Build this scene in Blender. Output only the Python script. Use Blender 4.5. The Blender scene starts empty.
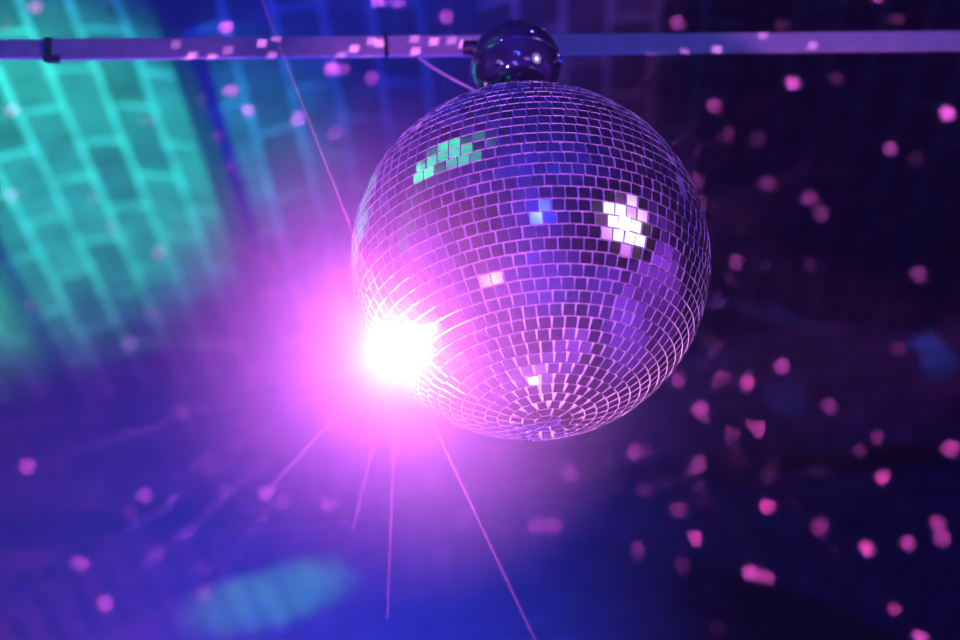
import bpy, bmesh, math, random
from mathutils import Vector, Matrix
from mathutils.bvhtree import BVHTree

random.seed(11)
scene = bpy.context.scene
COL = scene.collection
PI = math.pi
W, H, F = 960.0, 640.0, 1700.0            # picture frame and focal length in pixels

# ------------------------------------------------------------------ helpers
def link(o):
    COL.objects.link(o)
    return o

def tag(o, label=None, cat=None, group=None, kind=None):
    if label: o['label'] = label
    if cat: o['category'] = cat
    if group: o['group'] = group
    if kind: o['kind'] = kind
    return o

def empty(name, loc, label, cat, group=None):
    o = link(bpy.data.objects.new(name, None))
    o.location = loc
    o.empty_display_size = 0.05
    return tag(o, label, cat, group)

def build(name, bm, mat, parent=None, smooth=False, world=True):
    """Turn a bmesh in world coordinates into one object (made local to its parent's origin)."""
    me = bpy.data.meshes.new(name)
    if parent is not None and world:
        off = parent.location
        p = parent
        while p.parent is not None:
            p = p.parent
            off = off + p.location
        bmesh.ops.translate(bm, verts=bm.verts, vec=-off)
    bmesh.ops.recalc_face_normals(bm, faces=bm.faces)
    for f in bm.faces:
        f.smooth = smooth
    bm.to_mesh(me)
    bm.free()
    mats = mat if isinstance(mat, (list, tuple)) else [mat]
    for m in mats:
        me.materials.append(m)
    o = link(bpy.data.objects.new(name, me))
    if parent is not None:
        o.parent = parent
    return o

def add_box(bm, cx, cy, cz, sx, sy, sz, rot=None, bevel=0.0):
    r = bmesh.ops.create_cube(bm, size=1.0)
    vs = r['verts']
    M = Matrix.Translation((cx, cy, cz)) @ (rot.to_4x4() if rot is not None else Matrix.Identity(4)) @ Matrix.Diagonal((sx, sy, sz, 1))
    bmesh.ops.transform(bm, matrix=M, verts=vs)
    if bevel > 0:
        es = list({e for v in vs for e in v.link_edges})
        bmesh.ops.bevel(bm, geom=es, offset=bevel, segments=2, affect='EDGES', profile=0.5)

def frame_for(d):
    d = d.normalized()
    a = Vector((0, 0, 1)) if abs(d.z) < 0.9 else Vector((1, 0, 0))
    u = d.cross(a).normalized()
    return u, d.cross(u).normalized(), d

def add_tube(bm, pts, radii, n=12, cap=True):
    pts = [Vector(p) for p in pts]
    if not isinstance(radii, (list, tuple)):
        radii = [radii] * len(pts)
    rings = []
    u = None
    for i, p in enumerate(pts):
        d = (pts[min(i + 1, len(pts) - 1)] - pts[max(i - 1, 0)]).normalized()
        if u is None:
            u, v, _ = frame_for(d)
        else:
            u = (u - d * u.dot(d)).normalized()
            v = d.cross(u)
        rings.append([bm.verts.new(p + (u * math.cos(2 * PI * k / n) + v * math.sin(2 * PI * k / n)) * radii[i]) for k in range(n)])
    for a, b in zip(rings, rings[1:]):
        for k in range(n):
            bm.faces.new((a[k], a[(k + 1) % n], b[(k + 1) % n], b[k]))
    if cap:
        bm.faces.new(list(reversed(rings[0])))
        bm.faces.new(rings[-1])

def add_lathe(bm, prof, M=None, n=48):
    """prof: (radius, height) along local z; M places it."""
    M = M or Matrix.Identity(4)
    rings = []
    for r, z in prof:
        if r < 1e-6:
            rings.append([bm.verts.new(M @ Vector((0, 0, z)))])
        else:
            rings.append([bm.verts.new(M @ Vector((r * math.cos(2 * PI * k / n), r * math.sin(2 * PI * k / n), z))) for k in range(n)])
    for a, b in zip(rings, rings[1:]):
        for k in range(n):
            k2 = (k + 1) % n
            if len(a) == 1 and len(b) == 1: continue
            if len(a) == 1: bm.faces.new((a[0], b[k], b[k2]))
            elif len(b) == 1: bm.faces.new((a[k], a[k2], b[0]))
            else: bm.faces.new((a[k], a[k2], b[k2], b[k]))

def quad(bm, a, b, c, d):
    return bm.faces.new([bm.verts.new(Vector(p)) for p in (a, b, c, d)])

def rot_to(d, up=(0, 0, 1)):
    """Matrix whose local z points along d."""
    u, v, w = frame_for(Vector(d))
    return Matrix((u, v, w)).transposed()

# ------------------------------------------------------------------ materials
def new_mat(name):
    m = bpy.data.materials.new(name)
    m.use_nodes = True
    nt = m.node_tree
    for n in list(nt.nodes): nt.nodes.remove(n)
    out = nt.nodes.new('ShaderNodeOutputMaterial')
    return m, nt, out

def principled(name, color, rough=0.5, metal=0.0, spec=0.5, coat=0.0, noise=None, nscale=20.0, bump=0.0, bscale=80.0):
    m, nt, out = new_mat(name)
    b = nt.nodes.new('ShaderNodeBsdfPrincipled')
    b.inputs['Base Color'].default_value = (*color, 1)
    b.inputs['Roughness'].default_value = rough
    b.inputs['Metallic'].default_value = metal
    b.inputs['Specular IOR Level'].default_value = spec
    b.inputs['Coat Weight'].default_value = coat
    nt.links.new(b.outputs[0], out.inputs['Surface'])
    tc = nt.nodes.new('ShaderNodeTexCoord')
    if noise:
        t = nt.nodes.new('ShaderNodeTexNoise')
        t.inputs['Scale'].default_value = nscale
        t.inputs['Detail'].default_value = 5
        r = nt.nodes.new('ShaderNodeValToRGB')
        r.color_ramp.elements[0].position = 0.35
        r.color_ramp.elements[1].position = 0.7
        r.color_ramp.elements[0].color = (*noise, 1)
        r.color_ramp.elements[1].color = (*color, 1)
        nt.links.new(tc.outputs['Object'], t.inputs['Vector'])
        nt.links.new(t.outputs['Fac'], r.inputs['Fac'])
        nt.links.new(r.outputs['Color'], b.inputs['Base Color'])
    if bump > 0:
        t2 = nt.nodes.new('ShaderNodeTexNoise')
        t2.inputs['Scale'].default_value = bscale
        bp = nt.nodes.new('ShaderNodeBump')
        bp.inputs['Strength'].default_value = bump
        bp.inputs['Distance'].default_value = 0.01
        nt.links.new(tc.outputs['Object'], t2.inputs['Vector'])
        nt.links.new(t2.outputs['Fac'], bp.inputs['Height'])
        nt.links.new(bp.outputs['Normal'], b.inputs['Normal'])
    return m

def brick_mat(name, axes, length, height, mortar, c1, c2, cm, offset=(0, 0, 0)):
    """axes: which object axes run along and across the courses, e.g. 'YX'."""
    m, nt, out = new_mat(name)
    b = nt.nodes.new('ShaderNodeBsdfPrincipled')
    b.inputs['Roughness'].default_value = 0.85
    b.inputs['Specular IOR Level'].default_value = 0.2
    nt.links.new(b.outputs[0], out.inputs['Surface'])
    tc = nt.nodes.new('ShaderNodeTexCoord')
    sp = nt.nodes.new('ShaderNodeSeparateXYZ')
    cb = nt.nodes.new('ShaderNodeCombineXYZ')
    nt.links.new(tc.outputs['Object'], sp.inputs[0])
    nt.links.new(sp.outputs[axes[0]], cb.inputs[0])
    nt.links.new(sp.outputs[axes[1]], cb.inputs[1])
    mp = nt.nodes.new('ShaderNodeMapping')
    mp.inputs['Location'].default_value = offset
    nt.links.new(cb.outputs[0], mp.inputs['Vector'])
    # slight waviness of the hand-laid courses
    nz = nt.nodes.new('ShaderNodeTexNoise')
    nz.inputs['Scale'].default_value = 3.0
    sub = nt.nodes.new('ShaderNodeVectorMath'); sub.operation = 'SUBTRACT'
    sub.inputs[1].default_value = (0.5, 0.5, 0.5)
    sc = nt.nodes.new('ShaderNodeVectorMath'); sc.operation = 'SCALE'
    sc.inputs['Scale'].default_value = 0.02
    ad = nt.nodes.new('ShaderNodeVectorMath'); ad.operation = 'ADD'
    nt.links.new(tc.outputs['Object'], nz.inputs['Vector'])
    nt.links.new(nz.outputs['Color'], sub.inputs[0])
    nt.links.new(sub.outputs[0], sc.inputs[0])
    nt.links.new(mp.outputs[0], ad.inputs[0])
    nt.links.new(sc.outputs[0], ad.inputs[1])
    bt = nt.nodes.new('ShaderNodeTexBrick')
    bt.inputs['Scale'].default_value = 1.0
    bt.inputs['Brick Width'].default_value = length
    bt.inputs['Row Height'].default_value = height
    bt.inputs['Mortar Size'].default_value = mortar
    bt.inputs['Mortar Smooth'].default_value = 0.25
    bt.inputs['Color1'].default_value = (*c1, 1)
    bt.inputs['Color2'].default_value = (*c2, 1)
    bt.inputs['Mortar'].default_value = (*cm, 1)
    nt.links.new(ad.outputs[0], bt.inputs['Vector'])
    n2 = nt.nodes.new('ShaderNodeTexNoise')
    n2.inputs['Scale'].default_value = 9.0
    n2.inputs['Detail'].default_value = 6
    nt.links.new(tc.outputs['Object'], n2.inputs['Vector'])
    mx = nt.nodes.new('ShaderNodeMix'); mx.data_type = 'RGBA'; mx.blend_type = 'MULTIPLY'
    rp = nt.nodes.new('ShaderNodeValToRGB')
    rp.color_ramp.elements[0].position = 0.3; rp.color_ramp.elements[0].color = (0.55, 0.55, 0.55, 1)
    rp.color_ramp.elements[1].position = 0.75; rp.color_ramp.elements[1].color = (1.15, 1.15, 1.15, 1)
    nt.links.new(n2.outputs['Fac'], rp.inputs['Fac'])
    mx.inputs['Factor'].default_value = 1.0
    nt.links.new(bt.outputs['Color'], mx.inputs['A'])
    nt.links.new(rp.outputs['Color'], mx.inputs['B'])
    nt.links.new(mx.outputs['Result'], b.inputs['Base Color'])
    bp = nt.nodes.new('ShaderNodeBump')
    bp.inputs['Strength'].default_value = 0.5
    bp.inputs['Distance'].default_value = 0.01
    nt.links.new(bt.outputs['Fac'], bp.inputs['Height'])
    nt.links.new(bp.outputs['Normal'], b.inputs['Normal'])
    return m

def emit_mat(name, color, strength):
    m, nt, out = new_mat(name)
    e = nt.nodes.new('ShaderNodeEmission')
    e.inputs['Color'].default_value = (*color, 1)
    e.inputs['Strength'].default_value = strength
    nt.links.new(e.outputs[0], out.inputs['Surface'])
    return m

def haze_mat(name, density, color=(1, 1, 1), g=0.0):
    m, nt, out = new_mat(name)
    v = nt.nodes.new('ShaderNodeVolumeScatter')
    v.inputs['Color'].default_value = (*color, 1)
    v.inputs['Density'].default_value = density
    v.inputs['Anisotropy'].default_value = g
    nt.links.new(v.outputs[0], out.inputs['Volume'])
    return m

# ------------------------------------------------------------------ camera
PITCH, ROLL = math.radians(29.6), math.radians(5.2)
cam_d = bpy.data.cameras.new('camera')
cam = link(bpy.data.objects.new('camera', cam_d))
EYE = Vector((0, 0, 1.6))
fwd = Vector((0, math.cos(PITCH), math.sin(PITCH)))
right0 = Vector((1, 0, 0))
up0 = right0.cross(fwd)
RGT = right0 * math.cos(ROLL) - up0 * math.sin(ROLL)      # scene's vertical leans left in the picture
UP = right0 * math.sin(ROLL) + up0 * math.cos(ROLL)
cam.matrix_world = Matrix.Translation(EYE) @ Matrix((RGT, UP, -fwd)).transposed().to_4x4()
cam_d.sensor_width = 36.0
cam_d.lens = F / W * 36.0
cam_d.clip_start = 0.02
scene.camera = cam

def ray(px, py):
    return (RGT * ((px - W / 2) / F) + UP * ((H / 2 - py) / F) + fwd).normalized()

def pix(p):
    d = Vector(p) - EYE
    z = d.dot(fwd)
    return (W / 2 + F * d.dot(RGT) / z, H / 2 - F * d.dot(UP) / z, z)

def on_z(px, py, z):
    d = ray(px, py)
    return EYE + d * ((z - EYE.z) / d.z)

def on_y(px, py, y):
    d = ray(px, py)
    return EYE + d * ((y - EYE.y) / d.y)

# ------------------------------------------------------------------ key positions
RB = 0.2635
BALL = EYE + ray(530, 261.5) * 2.5
MOTOR = BALL + Vector((0.012, 0, 0.364))

def ball_hit(px, py, r=RB):
    d = ray(px, py)
    oc = EYE - BALL
    b = oc.dot(d)
    disc = b * b - (oc.dot(oc) - r * r)
    t = -b - math.sqrt(max(disc, 0))
    p = EYE + d * t
    return p, (p - BALL).normalized(), d

def mirror_dir(px, py):
    p, n, d = ball_hit(px, py)
    return p, (d - n * 2 * d.dot(n)).normalized()

CEIL = 4.5
Yb = on_z(85, 408, CEIL).y
# steel joists seen as the two dark bands on the left
jA = on_z(40, 348, CEIL - 0.02)
jB = on_z(203, 130, CEIL - 0.02)
PITCHX = jB.x - jA.x
XL, XR, YF = -5.0, 5.0, -4.0

# ------------------------------------------------------------------ setting
M_ceil = brick_mat('brick_ceiling', 'YX', 0.34, PITCHX / 6, 0.011, (0.09, 0.08, 0.08), (0.17, 0.155, 0.15), (0.34, 0.325, 0.31), (0.1, -jA.x, 0))
M_wall = brick_mat('brick_wall', 'XZ', 0.30, 0.09, 0.012, (0.16, 0.12, 0.12), (0.30, 0.20, 0.19), (0.12, 0.10, 0.10))
M_side = brick_mat('brick_side', 'YZ', 0.30, 0.09, 0.010, (0.18, 0.13, 0.13), (0.24, 0.17, 0.16), (0.2, 0.18, 0.18))
M_floor = principled('dark_floor', (0.26, 0.26, 0.27), 0.5, noise=(0.18, 0.18, 0.19), nscale=3)
M_steel = principled('painted_steel', (0.05, 0.05, 0.06), 0.5, 0.3)

# ceiling: shallow brick arches sprung between steel joists
bm = bmesh.new()
n0 = math.ceil((XL - jA.x) / PITCHX) - 1
n1 = math.floor((XR - jA.x) / PITCHX) + 1
ys = [YF, Yb + 0.3]
RISE = 0.07
SEG = 12
for k in range(n0, n1 + 1):
    prev = None
    for s in range(SEG + 1):
        t = s / SEG
        x = jA.x + (k + t) * PITCHX
        z = CEIL + RISE * (1 - (2 * t - 1) ** 2)
        cur = [bm.verts.new((x, y, z)) for y in ys] + [bm.verts.new((x, y, CEIL + 0.25)) for y in ys]
        if prev:
            bm.faces.new((prev[0], prev[1], cur[1], cur[0]))
            bm.faces.new((prev[2], cur[2], cur[3], prev[3]))
            bm.faces.new((prev[0], cur[0], cur[2], prev[2]))
            bm.faces.new((prev[1], prev[3], cur[3], cur[1]))
        prev = cur
bmesh.ops.remove_doubles(bm, verts=bm.verts, dist=1e-5)
ceiling = build('ceiling', bm, M_ceil, smooth=False)
tag(ceiling, 'vaulted brick ceiling of long courses between steel joists', 'ceiling', kind='structure')
for i, k in enumerate(range(n0 + 1, n1 + 1)):
    bm = bmesh.new()
    x = jA.x + k * PITCHX
    add_box(bm, x, (YF + Yb) / 2, CEIL - 0.012, 0.055, Yb - YF - 0.01, 0.012)
    add_box(bm, x, (YF + Yb) / 2, CEIL + 0.04, 0.012, Yb - YF - 0.01, 0.10)
    tag(build('trim_%d' % (i + 1), bm, M_steel), 'dark steel joist running along the brick ceiling', 'joist', kind='structure')

# back wall with an arched recess
A0 = on_y(424, 538, Yb); A1 = on_y(150, 612, Yb)
dx, dz = A0.x - A1.x, A0.z - A1.z
AR = (dx * dx + dz * dz) / (2 * dz)
AC = Vector((A0.x, Yb, A0.z - AR))
DEP = 0.55
def arc(r, n=40, a0=None):
    a0 = a0 if a0 is not None else math.radians(6)
    return [Vector((AC.x + r * math.cos(a0 + (PI - 2 * a0) * i / n), 0, AC.z + r * math.sin(a0 + (PI - 2 * a0) * i / n))) for i in range(n + 1)]
bm = bmesh.new()
inner = arc(AR, 48, math.asin(max(-0.99, min(0.99, (0.0 - AC.z) / AR))) if AC.z < 0 else 0.0)
if AC.z > 0:
    inner = [Vector((AC.x + AR, 0, 0))] + inner + [Vector((AC.x - AR, 0, 0))]
V = lambda x, z: bm.verts.new((x, Yb, z))
ztop = CEIL + 0.2
iv = [bm.verts.new((p.x, Yb, p.z)) for p in inner]
tv = [bm.verts.new((p.x, Yb, ztop)) for p in inner]
for i in range(len(iv) - 1):
    if abs(inner[i].x - inner[i + 1].x) < 1e-6: continue
    bm.faces.new((iv[i], iv[i + 1], tv[i + 1], tv[i]))
xr, xl = inner[0].x, inner[-1].x
quad(bm, (xr, Yb, 0), (XR, Yb, 0), (XR, Yb, ztop), (xr, Yb, ztop))
quad(bm, (XL, Yb, 0), (xl, Yb, 0), (xl, Yb, ztop), (XL, Yb, ztop))
bk = [bm.verts.new((p.x, Yb + DEP, p.z)) for p in inner]
for i in range(len(iv) - 1):
    bm.faces.new((iv[i], bk[i], bk[i + 1], iv[i + 1]))
bm.faces.new(bk)
wall_back = build('wall_back', bm, M_wall)
tag(wall_back, 'dim brick back wall with a wide arched recess', 'wall', kind='structure')

# ring of voussoirs over the arch: bricks standing on edge
M_vous = principled('arch_brick', (0.26, 0.18, 0.18), 0.85, spec=0.2, noise=(0.14, 0.10, 0.10), nscale=8, bump=0.4, bscale=40)
bm = bmesh.new()
r0, r1 = AR - 0.015, AR + 0.27
nv = int(PI * AR / 0.105)
for i in range(nv):
    a = PI * (i + 0.5) / nv
    if AC.z + r0 * math.sin(a) < 0.1: continue
    rr = (r0 + r1) / 2
    c = Vector((AC.x + rr * math.cos(a), Yb + DEP / 2 - 0.02, AC.z + rr * math.sin(a)))
    rot = Matrix.Rotation(-(a - PI / 2), 3, 'Y')
    add_box(bm, c.x, c.y, c.z, PI * AR / nv * 0.70, DEP + 0.03 + random.uniform(-.008, .008), r1 - r0 + random.uniform(-.012, .012), rot=rot)
tag(build('trim_%d' % (n1 - n0 + 1), bm, M_vous), 'ring of upright bricks around the arched recess', 'arch', kind='structure')

bm = bmesh.new(); quad(bm, (XL, YF, 0), (XR, YF, 0), (XR, Yb + DEP, 0), (XL, Yb + DEP, 0))
tag(build('floor', bm, M_floor), 'dark polished floor', 'floor', kind='structure')
for nm, x in (('wall_left', XL), ('wall_right', XR)):
    bm = bmesh.new(); quad(bm, (x, YF, 0), (x, Yb, 0), (x, Yb, ztop), (x, YF, ztop))
    tag(build(nm, bm, M_side), 'dark brick side wall', 'wall', kind='structure')
bm = bmesh.new(); quad(bm, (XL, YF, 0), (XR, YF, 0), (XR, YF, ztop), (XL, YF, ztop))
tag(build('wall_front', bm, M_wall), 'dark brick wall behind the viewer', 'wall', kind='structure')

# dark conduit across the back wall above the arch
c0 = on_y(0, 537, Yb - 0.03); c1 = on_y(300, 527, Yb - 0.03)
zc = (c0.z + c1.z) / 2
M_pipe = principled('dark_pipe', (0.015, 0.015, 0.02), 0.45, 0.2)
pipe = empty('conduit', (c0.x, Yb - 0.03, zc), 'dark horizontal pipe fixed to the back wall above the arch', 'pipe')
bm = bmesh.new(); add_tube(bm, [(XL + 0.1, Yb - 0.03, zc), (1.2, Yb - 0.03, zc)], 0.024, 16)
build('tube', bm, M_pipe, pipe, smooth=False)
for xx in (-2.4, -0.75, 0.6):
    bm = bmesh.new(); add_box(bm, xx, Yb - 0.028, zc, 0.03, 0.056, 0.064, bevel=0.004)
    build('pipe_clip', bm, M_steel, pipe)

# ------------------------------------------------------------------ mirror ball
def mirror_mat():
    m, nt, out = new_mat('mirror_glass')
    b = nt.nodes.new('ShaderNodeBsdfPrincipled')
    b.inputs['Metallic'].default_value = 1.0
    b.inputs['Roughness'].default_value = 0.06
    b.inputs['Base Color'].default_value = (0.80, 0.80, 0.86, 1)
    d = nt.nodes.new('ShaderNodeBsdfDiffuse')
    d.inputs['Color'].default_value = (0.55, 0.52, 0.60, 1)
    tc = nt.nodes.new('ShaderNodeTexCoord')
    n = nt.nodes.new('ShaderNodeTexNoise')
    n.inputs['Scale'].default_value = 60
    n.inputs['Detail'].default_value = 6
    r = nt.nodes.new('ShaderNodeMapRange')
    r.inputs['From Min'].default_value = 0.4
    r.inputs['From Max'].default_value = 0.75
    r.inputs['To Min'].default_value = 0.015
    r.inputs['To Max'].default_value = 0.045
    mx = nt.nodes.new('ShaderNodeMixShader')
    nt.links.new(tc.outputs['Object'], n.inputs['Vector'])
    nt.links.new(n.outputs['Fac'], r.inputs['Value'])
    nt.links.new(r.outputs['Result'], mx.inputs['Fac'])
    nt.links.new(b.outputs[0], mx.inputs[1])
    nt.links.new(d.outputs[0], mx.inputs[2])
    nt.links.new(mx.outputs[0], out.inputs['Surface'])
    return m
M_mirror = mirror_mat()
M_edge = principled('glass_edge', (0.85, 0.82, 0.88), 0.35, spec=0.7)
M_core = principled('ball_core', (0.80, 0.76, 0.82), 0.6, noise=(0.65, 0.6, 0.68), nscale=40)
M_chrome = principled('chrome', (0.75, 0.75, 0.8), 0.12, 1.0)
M_gloss = principled('glossy_dark_cover', (0.07, 0.09, 0.22), 0.07, 0.7, spec=0.8, coat=1.0)
M_black = principled('black_fitting', (0.01, 0.01, 0.015), 0.4)

ball = empty('mirror_ball', BALL, 'large mirror ball covered in small square mirror tiles hanging beneath the bar', 'mirror ball')
bm = bmesh.new()
bmesh.ops.create_uvsphere(bm, u_segments=96, v_segments=48, radius=RB - 0.0028)
build('core', bm, M_core, ball, smooth=True, world=False)

bm = bmesh.new()
PT = 0.0178
rows = int(round(PI * RB / PT))
rng = random.Random(5)
for i in range(rows):
    th = PI * (i + 0.5) / rows
    n = 6 if i in (0, rows - 1) else int(round(2 * PI * RB * math.sin(th) / PT))
    ph = rng.random() * 2 * PI / n + rng.uniform(-.02, .02)
    hgt = PI * RB / rows
    tl = rng.uniform(-0.012, 0.012)
    for k in range(n):
        a = ph + 2 * PI * k / n
        nrm = Vector((math.sin(th) * math.cos(a), math.sin(th) * math.sin(a), math.cos(th)))
        e = Vector((-math.sin(a), math.cos(a), 0))
        s = nrm.cross(e)
        nrm2 = (nrm + e * rng.gauss(0, 0.016) + s * (tl + rng.gauss(0, 0.014))).normalized()
        e2 = (e - nrm2 * e.dot(nrm2)).normalized()
        s2 = nrm2.cross(e2)
        q = rng.gauss(0, 0.018)
        e3 = e2 * math.cos(q) + s2 * math.sin(q)
        s3 = nrm2.cross(e3)
        gap = 0.0018 + abs(rng.gauss(0, 0.0004))
        wA = PI * 2 * RB * math.sin(th - 0.5 * PI / rows) / n
        wB = PI * 2 * RB * math.sin(th + 0.5 * PI / rows) / n
        wid = min(wA, wB) if n > 12 else None
        c = nrm * (RB - 0.0006) + e * rng.gauss(0, 0.0002)
        hh = (hgt - gap) / 2
        # s3 points towards the lower pole or upper pole depending on sign; find widths per side
        low = 1 if s3.z < 0 else -1
        def width(sgn):
            if wid is not None: return (wid - gap) / 2
            return (max((wB if th < PI / 2 else wA) if sgn * low * (1 if th < PI / 2 else -1) > 0 else (wA if th < PI / 2 else wB), 0.0024) - gap) / 2
        wp, wm = width(1), width(-1)
        top = [c + e3 * wp + s3 * hh, c - e3 * wp + s3 * hh, c - e3 * wm - s3 * hh, c + e3 * wm - s3 * hh]
        botv = [p - nrm2 * 0.0024 for p in top]
        tv_ = [bm.verts.new(p) for p in top]
        bv_ = [bm.verts.new(p) for p in botv]
        f = bm.faces.new(tv_); f.material_index = 0
        for j in range(4):
            j2 = (j + 1) % 4
            g = bm.faces.new((tv_[j], bv_[j], bv_[j2], tv_[j2])); g.material_index = 1
        g = bm.faces.new(list(reversed(bv_))); g.material_index = 1
tiles = build('mirror_tiles', bm, [M_mirror, M_edge], ball, world=False)

# hanging cap and eye on top of the ball
bm = bmesh.new()
add_lathe(bm, [(0, RB + 0.012), (0.012, RB + 0.012), (0.014, RB + 0.0085), (0.026, RB + 0.0055), (0.028, RB + 0.0015), (0.028, RB - 0.003), (0, RB - 0.003)])
build('hanging_cap', bm, M_chrome, ball, smooth=True, world=False)
bm = bmesh.new()
add_tube(bm, [(0, 0, RB + 0.010), (0.006, 0, RB + 0.030)], 0.0045, 12)
build('hanging_pin', bm, M_chrome, ball, world=False)

# ------------------------------------------------------------------ motor above the ball
mot = empty('ball_motor', MOTOR, 'glossy dark rounded motor housing between the bar and the mirror ball', 'motor')
bm = bmesh.new()
prof = []
R_M = 0.0705
for i in range(0, 33):
    t = PI * i / 32
    r = R_M * math.sin(t); z = R_M * math.cos(t)
    prof.append((max(r, 0), z if z > -0.048 else -0.048 - (abs(z) - 0.048) * 0.35))
prof[0] = (0, prof[0][1]); prof[-1] = (0, prof[-1][1])
add_lathe(bm, prof, n=64)
build('housing', bm, M_gloss, mot, smooth=True, world=False)
bm = bmesh.new()
add_lathe(bm, [(0.0705, -0.004), (0.0722, -0.003), (0.0722, 0.003), (0.0705, 0.004), (0.069, 0.004), (0.069, -0.004), (0.0705, -0.004)], n=64)
build('seam_ring', bm, M_gloss, mot, smooth=True, world=False)
bm = bmesh.new()
add_lathe(bm, [(0, -0.052), (0.016, -0.052), (0.016, -0.058), (0.010, -0.061), (0, -0.061)], n=24)
add_tube(bm, [(0, 0, -0.05), (0, 0, -0.068)], 0.006, 12)
build('drive_shaft', bm, M_chrome, mot, world=False)
for az, el in ((-150, 8), (-118, -28), (-66, 10), (-40, 30), (-90, -22), (-20, -5)):  # screws added on the housing for small highlights
    a, e = math.radians(az), math.radians(el)
    d = Vector((math.cos(a) * math.cos(e), math.sin(a) * math.cos(e), math.sin(e)))
    bm = bmesh.new()
    M4 = Matrix.Translation(d * (R_M - 0.001)) @ rot_to(d).to_4x4()
    add_lathe(bm, [(0, 0.0035), (0.0022, 0.0032), (0.0038, 0.002), (0.0042, 0), (0, 0)], M4, n=16)
    build('screw', bm, M_chrome, mot, smooth=True, world=False)

# ------------------------------------------------------------------ support bar behind the motor
P0 = on_y(515, 45.5, MOTOR.y + 0.095)
ZB = P0.z
E0, E1 = on_z(-140, 51.5, ZB), on_z(1100, 39.8, ZB)
bd = (E1 - E0).normalized()
bn = Vector((bd.y, -bd.x, 0)).normalized()      # towards the camera side
if bn.y > 0: bn = -bn
Rb = Matrix((bd, -bn, Vector((0, 0, 1)))).transposed()
def bar_at(px):
    """Point of the bar's axis seen at picture column px."""
    best = None
    lo, hi = -0.5, (E1 - E0).length + 0.5
    for _ in range(60):
        m = (lo + hi) / 2
        if pix(E0 + bd * m)[0] < px: lo = m
        else: hi = m
    return E0 + bd * lo
M_bar = principled('bar_paint', (0.42, 0.40, 0.46), 0.55, 0.1, noise=(0.34, 0.32, 0.38), nscale=30, bump=0.05, bscale=200)
BH, BT = 0.042, 0.006
barE = empty('support_bar', P0, 'long flat metal bar crossing the picture above the mirror ball', 'bar')
def bar_piece(name, xa, xb, h, t, mat, off=0.0, dz=0.0, bevel=0.0015):
    a, b = bar_at(xa), bar_at(xb)
    c = (a + b) / 2 + bn * off
    bm = bmesh.new()
    add_box(bm, c.x, c.y, c.z + dz, (b - a).length, t, h, rot=Rb, bevel=bevel)
    return build(name, bm, mat, barE)
bar_piece('bar_section', 387, 1100, BH, BT, M_bar)
bar_piece('bar_section', 50, 385, BH, BT, M_bar)
bar_piece('end_section', -140, 50, BH * 0.92, BT, M_bar, dz=0.001)
bar_piece('joint_plate', 383.5, 388.5, BH * 1.04, BT * 1.1, M_black)
bar_piece('sleeve', 44, 52, BH * 1.06, BT * 1.8, M_steel)
sl = bar_piece('clamp_lug', 47, 61, 0.012, BT * 1.5, M_steel, dz=-BH * 0.47)
s_at = bar_at(313)
for px_ in (313, 372, 402, 640, 905):
    s_at = bar_at(px_)
    bm = bmesh.new()
    M4 = Matrix.Translation(s_at + bn * (BT / 2 - 0.0005)) @ rot_to(bn).to_4x4()
    add_lathe(bm, [(0, 0.0025), (0.002, 0.0023), (0.0032, 0.001), (0.0034, 0), (0, 0)], M4, n=16)
    build('screw', bm, M_bar, barE, smooth=True)
# bracket from bar to motor
k_at = bar_at(507)
bm = bmesh.new()
mid = (k_at + MOTOR) / 2
for s in (-1, 1):
    p = k_at + bd * 0.022 * s
    add_tube(bm, [p + bn * (BT / 2 + 0.0065) + Vector((0, 0, -0.002)), p + bn * 0.02 + Vector((0, 0, -0.005)), MOTOR + bd * 0.018 * s + Vector((0, 0, 0.05))], 0.006, 10)
build('bracket', bm, M_black, mot)
bm = bmesh.new()
kk = MOTOR - RGT * 0.070 + UP * 0.028 + fwd * 0.012
add_lathe(bm, [(0, -0.014), (0.010, -0.014), (0.012, -0.011), (0.012, 0.009), (0.009, 0.012), (0, 0.012)], Matrix.Translation(kk) @ rot_to(RGT).to_4x4(), n=20)
build('side_knob', bm, M_black, mot, smooth=False)

# thin wire from the bar down to the ball's hanging pin
wa = bar_at(417) + Vector((0, 0, -BH / 2 - 0.001))
wb = BALL + Vector((0, 0, RB + 0.02)) - RGT * 0.006
wm = EYE + ray(452, 78.5) * ((wa + (wb - wa) * 0.45) - EYE).length
pts = []
for i in range(17):
    t = i / 16
    pts.append(wa * (1 - t) ** 2 + (wm * 2 - (wa + wb) * 0.5) * 2 * t * (1 - t) + wb * t * t)
M_wire = principled('pale_wire', (0.75, 0.7, 0.75), 0.4)
bm = bmesh.new(); add_tube(bm, pts, 0.0021, 10)
tag(build('safety_wire', bm, M_wire, smooth=True), 'thin pale wire slanting from the bar down to the mirror ball', 'wire')

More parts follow.
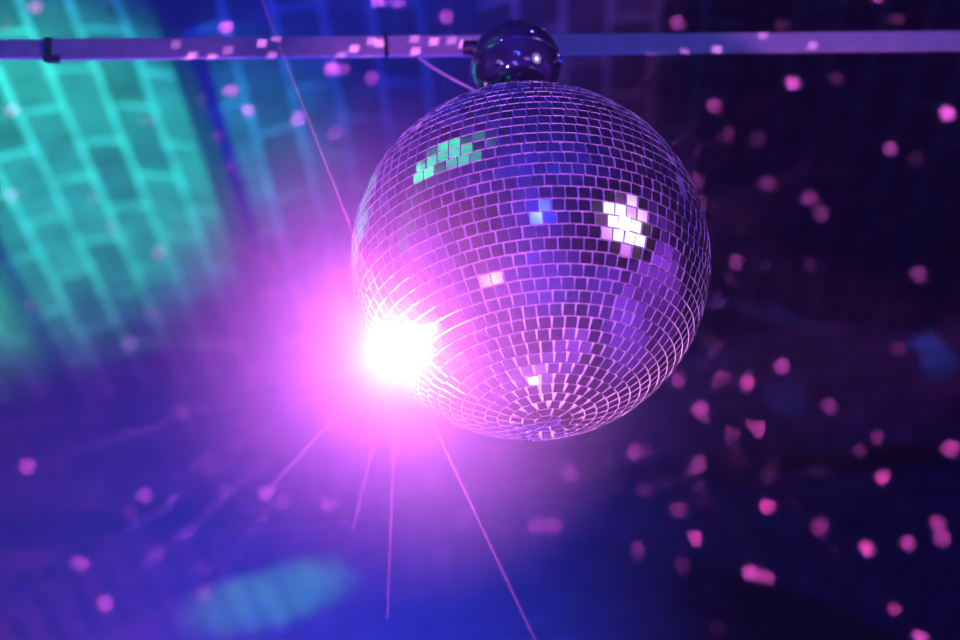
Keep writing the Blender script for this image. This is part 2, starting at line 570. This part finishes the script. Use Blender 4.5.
# ------------------------------------------------------------------ stage lamps (they stand outside the frame and light the room)
def lens_mat(color, strength, rad):
    m, nt, out = new_mat('lens_glow')
    e = nt.nodes.new('ShaderNodeEmission')
    tc = nt.nodes.new('ShaderNodeTexCoord')
    ln = nt.nodes.new('ShaderNodeVectorMath'); ln.operation = 'LENGTH'
    dv = nt.nodes.new('ShaderNodeMath'); dv.operation = 'DIVIDE'; dv.inputs[1].default_value = rad
    r = nt.nodes.new('ShaderNodeValToRGB')
    s_ = strength
    r.color_ramp.elements[0].position = 0.74; r.color_ramp.elements[0].color = (*[c for c in color], 1)
    r.color_ramp.elements[1].position = 1.0; r.color_ramp.elements[1].color = (color[0] * .32, color[1] * .035, color[2] * .38, 1)
    e2 = r.color_ramp.elements.new(0.84); e2.color = (color[0] * .5, color[1] * .22, color[2] * .5, 1)  # dimmer rim paints the lamp's halo into the lens colour
    nt.links.new(tc.outputs['Object'], ln.inputs[0])
    nt.links.new(ln.outputs['Value'], dv.inputs[0])
    nt.links.new(dv.outputs[0], r.inputs['Fac'])
    nt.links.new(r.outputs['Color'], e.inputs['Color'])
    e.inputs['Strength'].default_value = s_
    nt.links.new(e.outputs[0], out.inputs['Surface'])
    return m
M_can = principled('black_can', (0.02, 0.02, 0.022), 0.45)
def par_can(loc, aim, color, strength, rad, label, stand):
    """A round stage lamp with its lens towards aim; hung on a rod or set on a floor yoke."""
    loc = Vector(loc); d = (Vector(aim) - loc).normalized()
    e = empty('stage_lamp', loc, label, 'lamp', None)
    M4 = rot_to(d).to_4x4()
    bm = bmesh.new()
    add_lathe(bm, [(0, -rad * 2.4), (rad * .5, -rad * 2.35), (rad * .75, -rad * 2.0), (rad * 1.04, -rad * .9), (rad * 1.06, 0.0), (rad * 1.06, rad * 1.0), (rad * 1.12, rad * 1.01), (rad * 1.12, rad * 1.06), (rad * 1.02, rad * 1.06), (rad * 1.01, 0.0), (rad, -0.004)], M4, n=40)
    build('can', bm, M_can, e, smooth=True, world=False)
    bm = bmesh.new()
    add_lathe(bm, [(0, 0.008), (rad * .5, 0.006), (rad * 0.99, 0.0), (rad * 0.99, -0.01), (0, -0.01)], M4, n=40)
    build('lens', bm, lens_mat(color, strength, rad), e, smooth=True, world=False)
    u = d.cross(Vector((0, 0, 1))).normalized()
    bm = bmesh.new()
    sg = 1 if stand == 'rod' else -1
    arch = []
    for i in range(13):
        a = PI * i / 12
        arch.append(u * math.cos(a) * rad * 1.3 - d * rad * .9 + Vector((0, 0, sg)) * math.sin(a) * rad * 1.5)
    add_tube(bm, arch, 0.012, 8)
    topz = -d * rad * .9 + Vector((0, 0, sg * rad * 1.5))
    end = (CEIL + 0.01 - loc.z) if stand == 'rod' else -loc.z
    add_tube(bm, [topz, Vector((topz.x, topz.y, end))], 0.016, 10)
    if stand != 'rod':
        add_lathe(bm, [(0, end + 0.015), (0.16, end + 0.015), (0.18, end), (0, end)], Matrix.Translation((topz.x, topz.y, 0)), n=32)
    build('yoke', bm, M_can, e, world=False)
    return e, d

def light(name, kind, loc, color, energy, radius=0.02, aim=None, angle=None, blend=0.5):
    l = bpy.data.lights.new(name, kind)
    l.color = color; l.energy = energy
    if kind in ('POINT', 'SPOT'): l.shadow_soft_size = radius
    if kind == 'SPOT':
        l.spot_size = angle; l.spot_blend = blend
    o = link(bpy.data.objects.new(name, l))
    o.location = loc
    if aim is not None:
        o.rotation_euler = (Vector(aim) - Vector(loc)).to_track_quat('-Z', 'Y').to_euler()
    return o

# positions found by following the mirror reflections back from the bright tiles
p1, d1 = mirror_dir(398, 345)
p2, d2 = mirror_dir(624, 223)
p3, d3 = mirror_dir(532, 378)
p4, d4 = mirror_dir(435, 165)
L1 = p1 + d1 * 2.6
L2 = p2 + d2 * 1.6
L3 = p3 + d3 * ((0.45 - p3.z) / d3.z)
G_hit = p4 + d4 * ((CEIL - p4.z) / d4.z)

PINK = (0.90, 0.17, 1.0)
par_can(L1, BALL, (1.0, 0.6, 1.0), 2.2, 0.42, 'large pink stage lamp behind the mirror ball to the lower left', 'rod')
par_can(L2, BALL, (0.9, 0.85, 1.0), 2.4, 0.46, 'pale pink stage lamp off to the right of the mirror ball', 'rod')
par_can(L3, BALL, (1.0, 0.7, 1.0), 4.0, 0.06, 'small pink floor lamp under the mirror ball', 'floor')

def at_lens(L, off=0.03):
    return Vector(L) + (BALL - Vector(L)).normalized() * off
light('pink_beam', 'SPOT', at_lens(L1), (1.0, 0.16, 0.95), 120, 0.08, BALL, math.radians(13), 0.5)
light('right_beam', 'SPOT', at_lens(L2), (0.90, 0.18, 1.0), 80, 0.06, BALL, math.radians(26), 0.6)
light('front_fill', 'SPOT', (-0.75, 0.75, 1.75), (0.85, 0.17, 1.0), 190, 0.05, BALL + Vector((0, 0, 0.06)), math.radians(30), 0.6)  # unseen fill lamp added to brighten the bar and tile joints
light('floor_beam', 'SPOT', at_lens(L3), (0.9, 0.32, 1.0), 560, 0.03, BALL, math.radians(13), 0.4)

# added lamp just off the tiles, standing in for the reflected glare
gp, gn, _ = ball_hit(406, 344)
GA = gp + gn * 0.016 + (EYE - gp).normalized() * 0.034
light('added_glare_lamp', 'POINT', GA, PINK, 20.0, 0.010)

# green lamp washing the brick ceiling on the left
gt = on_z(20, 215, CEIL)
GL = Vector((-2.45, 3.0, 2.45))
par_can(GL, gt, (0.05, 1.0, 0.55), 3.0, 0.10, 'green stage lamp washing the brick ceiling from the left', 'rod')
light('green_beam', 'SPOT', GL + (gt - GL).normalized() * 0.05, (0.04, 1.0, 0.40), 1250, 0.03, gt + Vector((-.15, -0.2, 0)), math.radians(46), 0.8)
GL3 = Vector((-2.7, 1.75, 2.9))
par_can(GL3, G_hit, (0.05, 1.0, 0.55), 3.0, 0.10, 'second green stage lamp lighting the ceiling nearer the viewer', 'rod')
light('green_beam', 'SPOT', GL3 + (G_hit - GL3).normalized() * 0.05, (0.04, 1.0, 0.40), 2600, 0.03, G_hit, math.radians(34), 0.5)
# small green lamp inside the arched recess
ar_t = on_y(268, 588, Yb + 0.22)
GL2 = Vector((ar_t.x + 0.35, Yb + 0.26, ar_t.z - 1.0))
gstand = empty('stage_lamp', Vector((GL2.x, GL2.y, 0)), 'small green lamp on a stand inside the arched recess', 'lamp')
bm = bmesh.new(); add_tube(bm, [(GL2.x, GL2.y, 0.02), (GL2.x, GL2.y, GL2.z - 0.09)], 0.018, 10)
add_lathe(bm, [(0, 0.03), (0.15, 0.03), (0.18, 0.0), (0, 0.0)], Matrix.Translation((GL2.x, GL2.y, 0)), n=24)
build('stand', bm, M_black, gstand)
bm = bmesh.new(); add_lathe(bm, [(0, -0.1), (0.035, -0.1), (0.05, -0.06), (0.05, 0.0), (0.043, 0.0), (0.04, -0.03), (0, -0.03)], Matrix.Translation(GL2) @ rot_to(ar_t - GL2).to_4x4(), n=24)
build('can', bm, M_black, gstand, smooth=False)
light('recess_green', 'SPOT', GL2, (0.02, 1.0, 0.36), 60, 0.02, ar_t, math.radians(40), 0.9)

# unseen spot added behind the ball to colour the haze blue
light('blue_wash', 'SPOT', Vector((0.2, 4.3, 1.7)), (0.012, 0.045, 1.0), 1250, 0.1, Vector((-0.72, 3.55, 3.05)), math.radians(88), 1.0)
light('blue_fill', 'POINT', Vector((0.5, -1.5, 2.6)), (0.02, 0.035, 1.0), 340, 0.03)  # unseen fill lamps added to give the tiles blue to reflect
light('blue_fill', 'SPOT', Vector((0.3, -2.3, 3.4)), (0.06, 0.04, 1.0), 320, 0.05, Vector((0.2, -4, 1.9)), math.radians(125), 0.7)

light('violet_fill', 'SPOT', Vector((3.0, 1.5, 3.9)), (0.32, 0.06, 1.0), 1500, 0.1, Vector((4.7, 3.2, 0.5)), math.radians(85), 0.6)  # unseen violet fills, added so the tiles have lit surfaces to mirror
light('violet_fill', 'SPOT', Vector((0.0, -1.7, 4.0)), (0.22, 0.06, 1.0), 900, 0.1, Vector((0.0, -2.2, 0.0)), math.radians(84), 0.6)
light('wall_wash', 'SPOT', Vector((-1.1, 4.2, 1.3)), (0.60, 0.10, 1.0), 200, 0.03, Vector((-1.7, 5.45, 3.3)), math.radians(58), 0.8)  # unseen violet lamp added to light the lower back wall

light('blue_fill', 'SPOT', Vector((0.0, -2.2, 0.4)), (0.03, 0.04, 1.0), 1500, 0.05, Vector((0.0, -2.2, 4.5)), math.radians(92), 0.6)  # another added fill, on the ceiling behind the viewer, for blue reflections
light('violet_fill', 'SPOT', Vector((-3.0, 0.0, 3.9)), (0.40, 0.06, 1.0), 900, 0.1, Vector((-4.8, 0.6, 1.6)), math.radians(95), 0.6)  # more violet fills added for reflections in the tiles

light('violet_fill', 'SPOT', Vector((3.2, -0.6, 3.9)), (0.26, 0.05, 1.0), 1100, 0.1, Vector((4.7, 0.9, 0.5)), math.radians(85), 0.6)

light('violet_fill', 'SPOT', Vector((2.2, 1.5, 3.8)), (0.36, 0.07, 1.0), 1300, 0.1, Vector((0.0, 1.9, 0.0)), math.radians(46), 0.6)

def blocked(a, b):
    d = b - a; L = d.length; d = d / L
    oc = a - BALL
    h = oc.dot(d); disc = h * h - (oc.dot(oc) - (RB + .001) ** 2)
    return disc > 0 and 0 < -h - math.sqrt(disc) < L
M_shaft = haze_mat('dense_shaft_haze', 3.0)
# strands of denser haze and narrow spots, added to draw the light shafts
def shaft(px_, py_, power, rad, reach, label):
    for kdep in (1.0, 1.03, 1.06, 0.97, 0.94, 0.9, 0.85, 0.8):
        T = EYE + ray(px_, py_) * ((GA - EYE).length * kdep)
        if not blocked(GA, T): break
    d = (T - GA).normalized()
    bm = bmesh.new()
    add_tube(bm, [GA + d * 0.03, GA + d * reach], [rad * 0.8, rad * 1.2], 8)
    o = build('light_shaft', bm, M_shaft)
    tag(o, label, 'light beam', kind=None, group='light beams from the ball')
    light('shaft_beam', 'SPOT', GA, (1.0, 0.10, 0.75), power, 0.001, GA + d, math.radians(1.0), 0.3)

# added lamps near the ball stand in for spots thrown by its tiles
def dot_light(name, loc, dots, color, energy, gain, square=False):
    """dots: (world point, angular radius, weight); one lamp that shines only along these directions."""
    lo = light(name, 'POINT', loc, color, energy, 0.0015)
    l = lo.data
    l.use_nodes = True
    nt = l.node_tree
    em = [n for n in nt.nodes if n.type == 'EMISSION'][0]
    geo = nt.nodes.new('ShaderNodeNewGeometry')
    acc = None
    for p, r, wgt in dots:
        d = (Vector(p) - Vector(loc)).normalized()
        if square:
            zz = Vector((0, 0, 1))
            tl_ = random.uniform(0.05, 0.30)
            n1_ = (zz + bd * tl_).cross(d).normalized(); n2_ = bd.cross(d).normalized()
            half = r
            ra, rb = half * abs(bd.dot(n1_)), half * 1.05 * abs(zz.dot(n2_))
            mxs = []
            for ax, rr in ((n1_, ra), (n2_, rb)):
                dt = nt.nodes.new('ShaderNodeVectorMath'); dt.operation = 'DOT_PRODUCT'
                nt.links.new(geo.outputs['Incoming'], dt.inputs[0]); dt.inputs[1].default_value = ax
                ab = nt.nodes.new('ShaderNodeMath'); ab.operation = 'ABSOLUTE'
                nt.links.new(dt.outputs['Value'], ab.inputs[0])
                ls = nt.nodes.new('ShaderNodeMath'); ls.operation = 'LESS_THAN'; ls.inputs[1].default_value = rr
                nt.links.new(ab.outputs[0], ls.inputs[0])
                mxs.append(ls)
            ml0 = nt.nodes.new('ShaderNodeMath'); ml0.operation = 'MULTIPLY'
            nt.links.new(mxs[0].outputs[0], ml0.inputs[0]); nt.links.new(mxs[1].outputs[0], ml0.inputs[1])
            dt = nt.nodes.new('ShaderNodeVectorMath'); dt.operation = 'DOT_PRODUCT'
            nt.links.new(geo.outputs['Incoming'], dt.inputs[0]); dt.inputs[1].default_value = d
            gt0 = nt.nodes.new('ShaderNodeMath'); gt0.operation = 'GREATER_THAN'; gt0.inputs[1].default_value = 0
            nt.links.new(dt.outputs['Value'], gt0.inputs[0])
            lt = nt.nodes.new('ShaderNodeMath'); lt.operation = 'MULTIPLY'
            nt.links.new(ml0.outputs[0], lt.inputs[0]); nt.links.new(gt0.outputs[0], lt.inputs[1])
        else:
            ds = nt.nodes.new('ShaderNodeVectorMath'); ds.operation = 'DISTANCE'
            nt.links.new(geo.outputs['Incoming'], ds.inputs[0]); ds.inputs[1].default_value = d
            lt = nt.nodes.new('ShaderNodeMath'); lt.operation = 'LESS_THAN'; lt.inputs[1].default_value = r
            nt.links.new(ds.outputs['Value'], lt.inputs[0])
        ma = nt.nodes.new('ShaderNodeMath'); ma.operation = 'MULTIPLY_ADD'
        nt.links.new(lt.outputs[0], ma.inputs[0]); ma.inputs[1].default_value = wgt * gain
        if acc is None: ma.inputs[2].default_value = 0.0
        else: nt.links.new(acc.outputs[0], ma.inputs[2])
        acc = ma
    nt.links.new(acc.outputs[0], em.inputs['Strength'])
    return lo

GB = BALL + (fwd + Vector((0.12, 0, 0.05))).normalized() * (RB + 0.035)
GC = BALL + Vector((-0.35, -0.55, 0.75)).normalized() * (RB + 0.04)
ROOM_DOTS = [
 (677,24,1),(792,83,1),(833,80,.25),(715,105,1),(732,133,.5),(759,138,.35),(947,114,1),(887,150,1),(914,160,.25),(768,184,.4),(807,198,1),
 (819,214,1),(738,261,1),(733,279,.35),(807,264,.3),(721,303,.8),(922,275,1),(715,346,.8),(781,365,.9),(747,383,.9),(720,379,.4),(679,380,.7),
 (700,411,.9),(829,407,.9),(757,429,.9),(732,433,.5),(700,464,.9),(635,452,.8),(645,492,.9),(680,511,.6),(769,479,.5),(768,508,.9),(696,540,.9),
 (637,549,.6),(681,563,.4),(751,574,1),(767,579,1),(823,528,.5),(867,550,1),(882,478,1),(860,450,.35),(877,438,.3),(949,449,1),(907,544,1),
 (937,523,.9),(942,538,1),(895,611,.5),(921,638,.8),(706,600,.15),(815,638,.25),(898,349,.3),(697,180,.6),(702,203,.5),(445,15,.8),(380,2,.8),
 (398,2,.5),(783,23,.3),(875,0,.9),(893,22,.35),
 (38,10,.8),(9,28,.2),(225,27,.6),(229,90,.9),(300,120,.8),(193,97,.4),(247,110,.5),(213,135,.4),(148,122,.3),(13,112,.6),(12,195,.4),(95,198,.3),
 (226,167,.3),(338,135,.6),(373,80,.7),(333,70,.8),(345,71,.7),(162,253,.8),(115,228,.4),(278,238,.4),(337,264,.4),(271,292,.6),(294,298,.6),
 (326,318,.4),(27,305,.4),(132,342,.7),(153,313,.4),(225,330,.35),(218,345,.35),(251,374,.6),(295,408,.8),(307,418,.5),(247,423,.4),(182,412,.5),
 (27,466,.8),(145,495,1),(265,493,.9),(283,503,.5),(327,505,.8),(343,520,.4),(225,490,.5),(210,470,.4),(90,502,.2),(130,512,.3),(79,564,1),
 (104,604,1),(205,593,.7),(205,567,.4),(155,555,.3),(353,473,.3),(430,483,.6),(464,520,.5),(445,549,.5),(500,450,.5),(537,527,.6),(553,528,.6),
 (571,474,.7),(540,561,.15),(630,632,.3),(492,632,.2)]
BAR_DOTS = [(176,44,.4),(192,57,.9),(213,59,.7),(228,51,.4),(262,43,.8),(277,36,.6),(272,57,.5),(354,49,.8),(380,43,.8),(372,41,.6),(341,57,.4),
 (415,38,.4),(434,41,.7),(415,52,.7),(452,40,.4),(464,44,.9),(576,50,.8),(615,50,.8),(652,37,.7),(715,50,.9),(682,53,.4),(764,34,.7),(811,46,1)]
def room_point(px, py):
    a = on_z(px, py, CEIL + 0.04); b_ = on_y(px, py, Yb)
    return a if a.y < b_.y else b_
groups = {'A': [], 'B': [], 'C': []}
for px_, py_, wt in ROOM_DOTS:
    P = room_point(px_, py_)
    for key, org in ((('A', GA), ('B', GB), ('C', GC)) if px_ < 400 else (('B', GB), ('C', GC), ('A', GA))):
        if not blocked(org, P):
            break
    dist = (P - org).length
    groups[key].append((P, 0.0135 / dist, wt ** 1.4 * dist * dist))
print({k: len(v) for k, v in groups.items()})
bar_groups = []
for px_, py_, wt in BAR_DOTS:
    P = bar_at(px_)
    P = P + bn * (BT / 2)
    P.z += (pix(P)[1] - py_) / 1700 * pix(P)[2] / math.cos(PITCH)
    bar_groups.append((P, 0.0075 / (P - GC).length, wt * (P - GC).length_squared))
dot_light('blue_patches', GB, [(room_point(x_, y_), r_ / (room_point(x_, y_) - GB).length, w_ * (room_point(x_, y_) - GB).length_squared) for x_, y_, r_, w_ in ((924, 343, .045, 1.0), (939, 362, .06, 1.0), (787, 398, .07, .35), (520, 415, .01, 0))], (0.01, 0.10, 1.0), 20.0, 2.2)  # added lamp projecting soft blue patches into the room
DOTC = (1.0, 0.17, 1.1)
for k_, org in (('A', GA), ('B', GB), ('C', GC)):
    if groups[k_]:
        dot_light('dot_projector', org, groups[k_], DOTC, 60.0, 10.0 if k_ == 'A' else 7.5)
dot_light('dot_projector', GC, bar_groups, (1.0, 0.3, 0.85), 20.0, 10.0, square=True)

shaft(262, 0, 800, 0.0020, 1.10, 'sharp pink light shaft rising from the ball to the upper left across the bar')
shaft(535, 640, 800, 0.0024, 0.60, 'sharp pink light shaft running from the ball down to the bottom edge')
shaft(265, 493, 500, 0.0020, 0.255, 'faint pink light shaft slanting from the ball to the lower left')
shaft(360, 500, 400, 0.0020, 0.25, 'short faint pink light shaft pointing down and slightly left')
shaft(388, 600, 400, 0.0024, 0.36, 'faint pink light shaft pointing straight down from the glare')
shaft(235, 245, 160, 0.0026, 0.26, 'pale pink light shaft rising gently to the left from the glare')

# ------------------------------------------------------------------ haze
bm = bmesh.new()
add_box(bm, 0, (YF + Yb + DEP) / 2, CEIL / 2 + 0.1, XR - XL + 0.6, Yb + DEP - YF + 0.6, CEIL + 0.8)
hz = build('haze', bm, haze_mat('haze', 0.008))
tag(hz, 'thin haze filling the whole room', 'haze', kind='stuff')

def glow_smoke(center, radii, amp, power, label):  # soft-edged smoke volume, added to shape a glow
    m_s, nt_s, out_s = new_mat('smoke')
    v_s = nt_s.nodes.new('ShaderNodeVolumeScatter')
    tc_s = nt_s.nodes.new('ShaderNodeTexCoord')
    ln_s = nt_s.nodes.new('ShaderNodeVectorMath'); ln_s.operation = 'LENGTH'
    mr_s = nt_s.nodes.new('ShaderNodeMapRange')
    mr_s.inputs['From Min'].default_value = 0.0; mr_s.inputs['From Max'].default_value = 1.0
    mr_s.inputs['To Min'].default_value = 1.0; mr_s.inputs['To Max'].default_value = 0.0
    pw_s = nt_s.nodes.new('ShaderNodeMath'); pw_s.operation = 'POWER'; pw_s.inputs[1].default_value = power
    ml_s = nt_s.nodes.new('ShaderNodeMath'); ml_s.operation = 'MULTIPLY'; ml_s.inputs[1].default_value = amp
    nt_s.links.new(tc_s.outputs['Object'], ln_s.inputs[0])
    nt_s.links.new(ln_s.outputs['Value'], mr_s.inputs['Value'])
    nt_s.links.new(mr_s.outputs['Result'], pw_s.inputs[0])
    nt_s.links.new(pw_s.outputs[0], ml_s.inputs[0])
    nt_s.links.new(ml_s.outputs[0], v_s.inputs['Density'])
    nt_s.links.new(v_s.outputs[0], out_s.inputs['Volume'])
    bm = bmesh.new()
    bmesh.ops.create_uvsphere(bm, u_segments=32, v_segments=16, radius=1.0)
    sm = build('smoke', bm, m_s, smooth=True)
    sm.location = center
    sm.scale = radii
    tag(sm, label, 'smoke', kind='stuff')
glow_smoke(GA + fwd * 0.04, (0.37, 0.37, 0.37), 1.45, 1.1, 'added smoke sphere shaping the pink glow around the left edge of the mirror ball')
glow_smoke((-0.5, 3.9, 3.2), (1.75, 1.4, 1.5), 0.23, 1.0, 'added smoke bank spreading the blue glow between the mirror ball and the back wall')

# ------------------------------------------------------------------ view
cam_d.dof.use_dof = True
cam_d.dof.focus_distance = 2.37
cam_d.dof.aperture_fstop = cam_d.lens / 1000 / 0.036
vs = scene.view_settings
scene.display_settings.display_device = 'sRGB'
vs.view_transform = 'Standard'
vs.look = 'None'
vs.exposure = 0.0
vs.gamma = 1.0
vs.use_curve_mapping = False
w = bpy.data.worlds.new('world'); scene.world = w
w.use_nodes = True
w.node_tree.nodes['Background'].inputs[0].default_value = (0.0, 0.0, 0.01, 1)
w.node_tree.nodes['Background'].inputs[1].default_value = 1.0
cy = scene.cycles
cy.max_bounces = 4
cy.diffuse_bounces = 0
cy.glossy_bounces = 3
cy.transmission_bounces = 2
cy.volume_bounces = 0
cy.transparent_max_bounces = 4
cy.sample_clamp_indirect = 4.0
cy.use_denoising = True
cy.use_light_tree = True
cy.caustics_reflective = False
cy.caustics_refractive = False
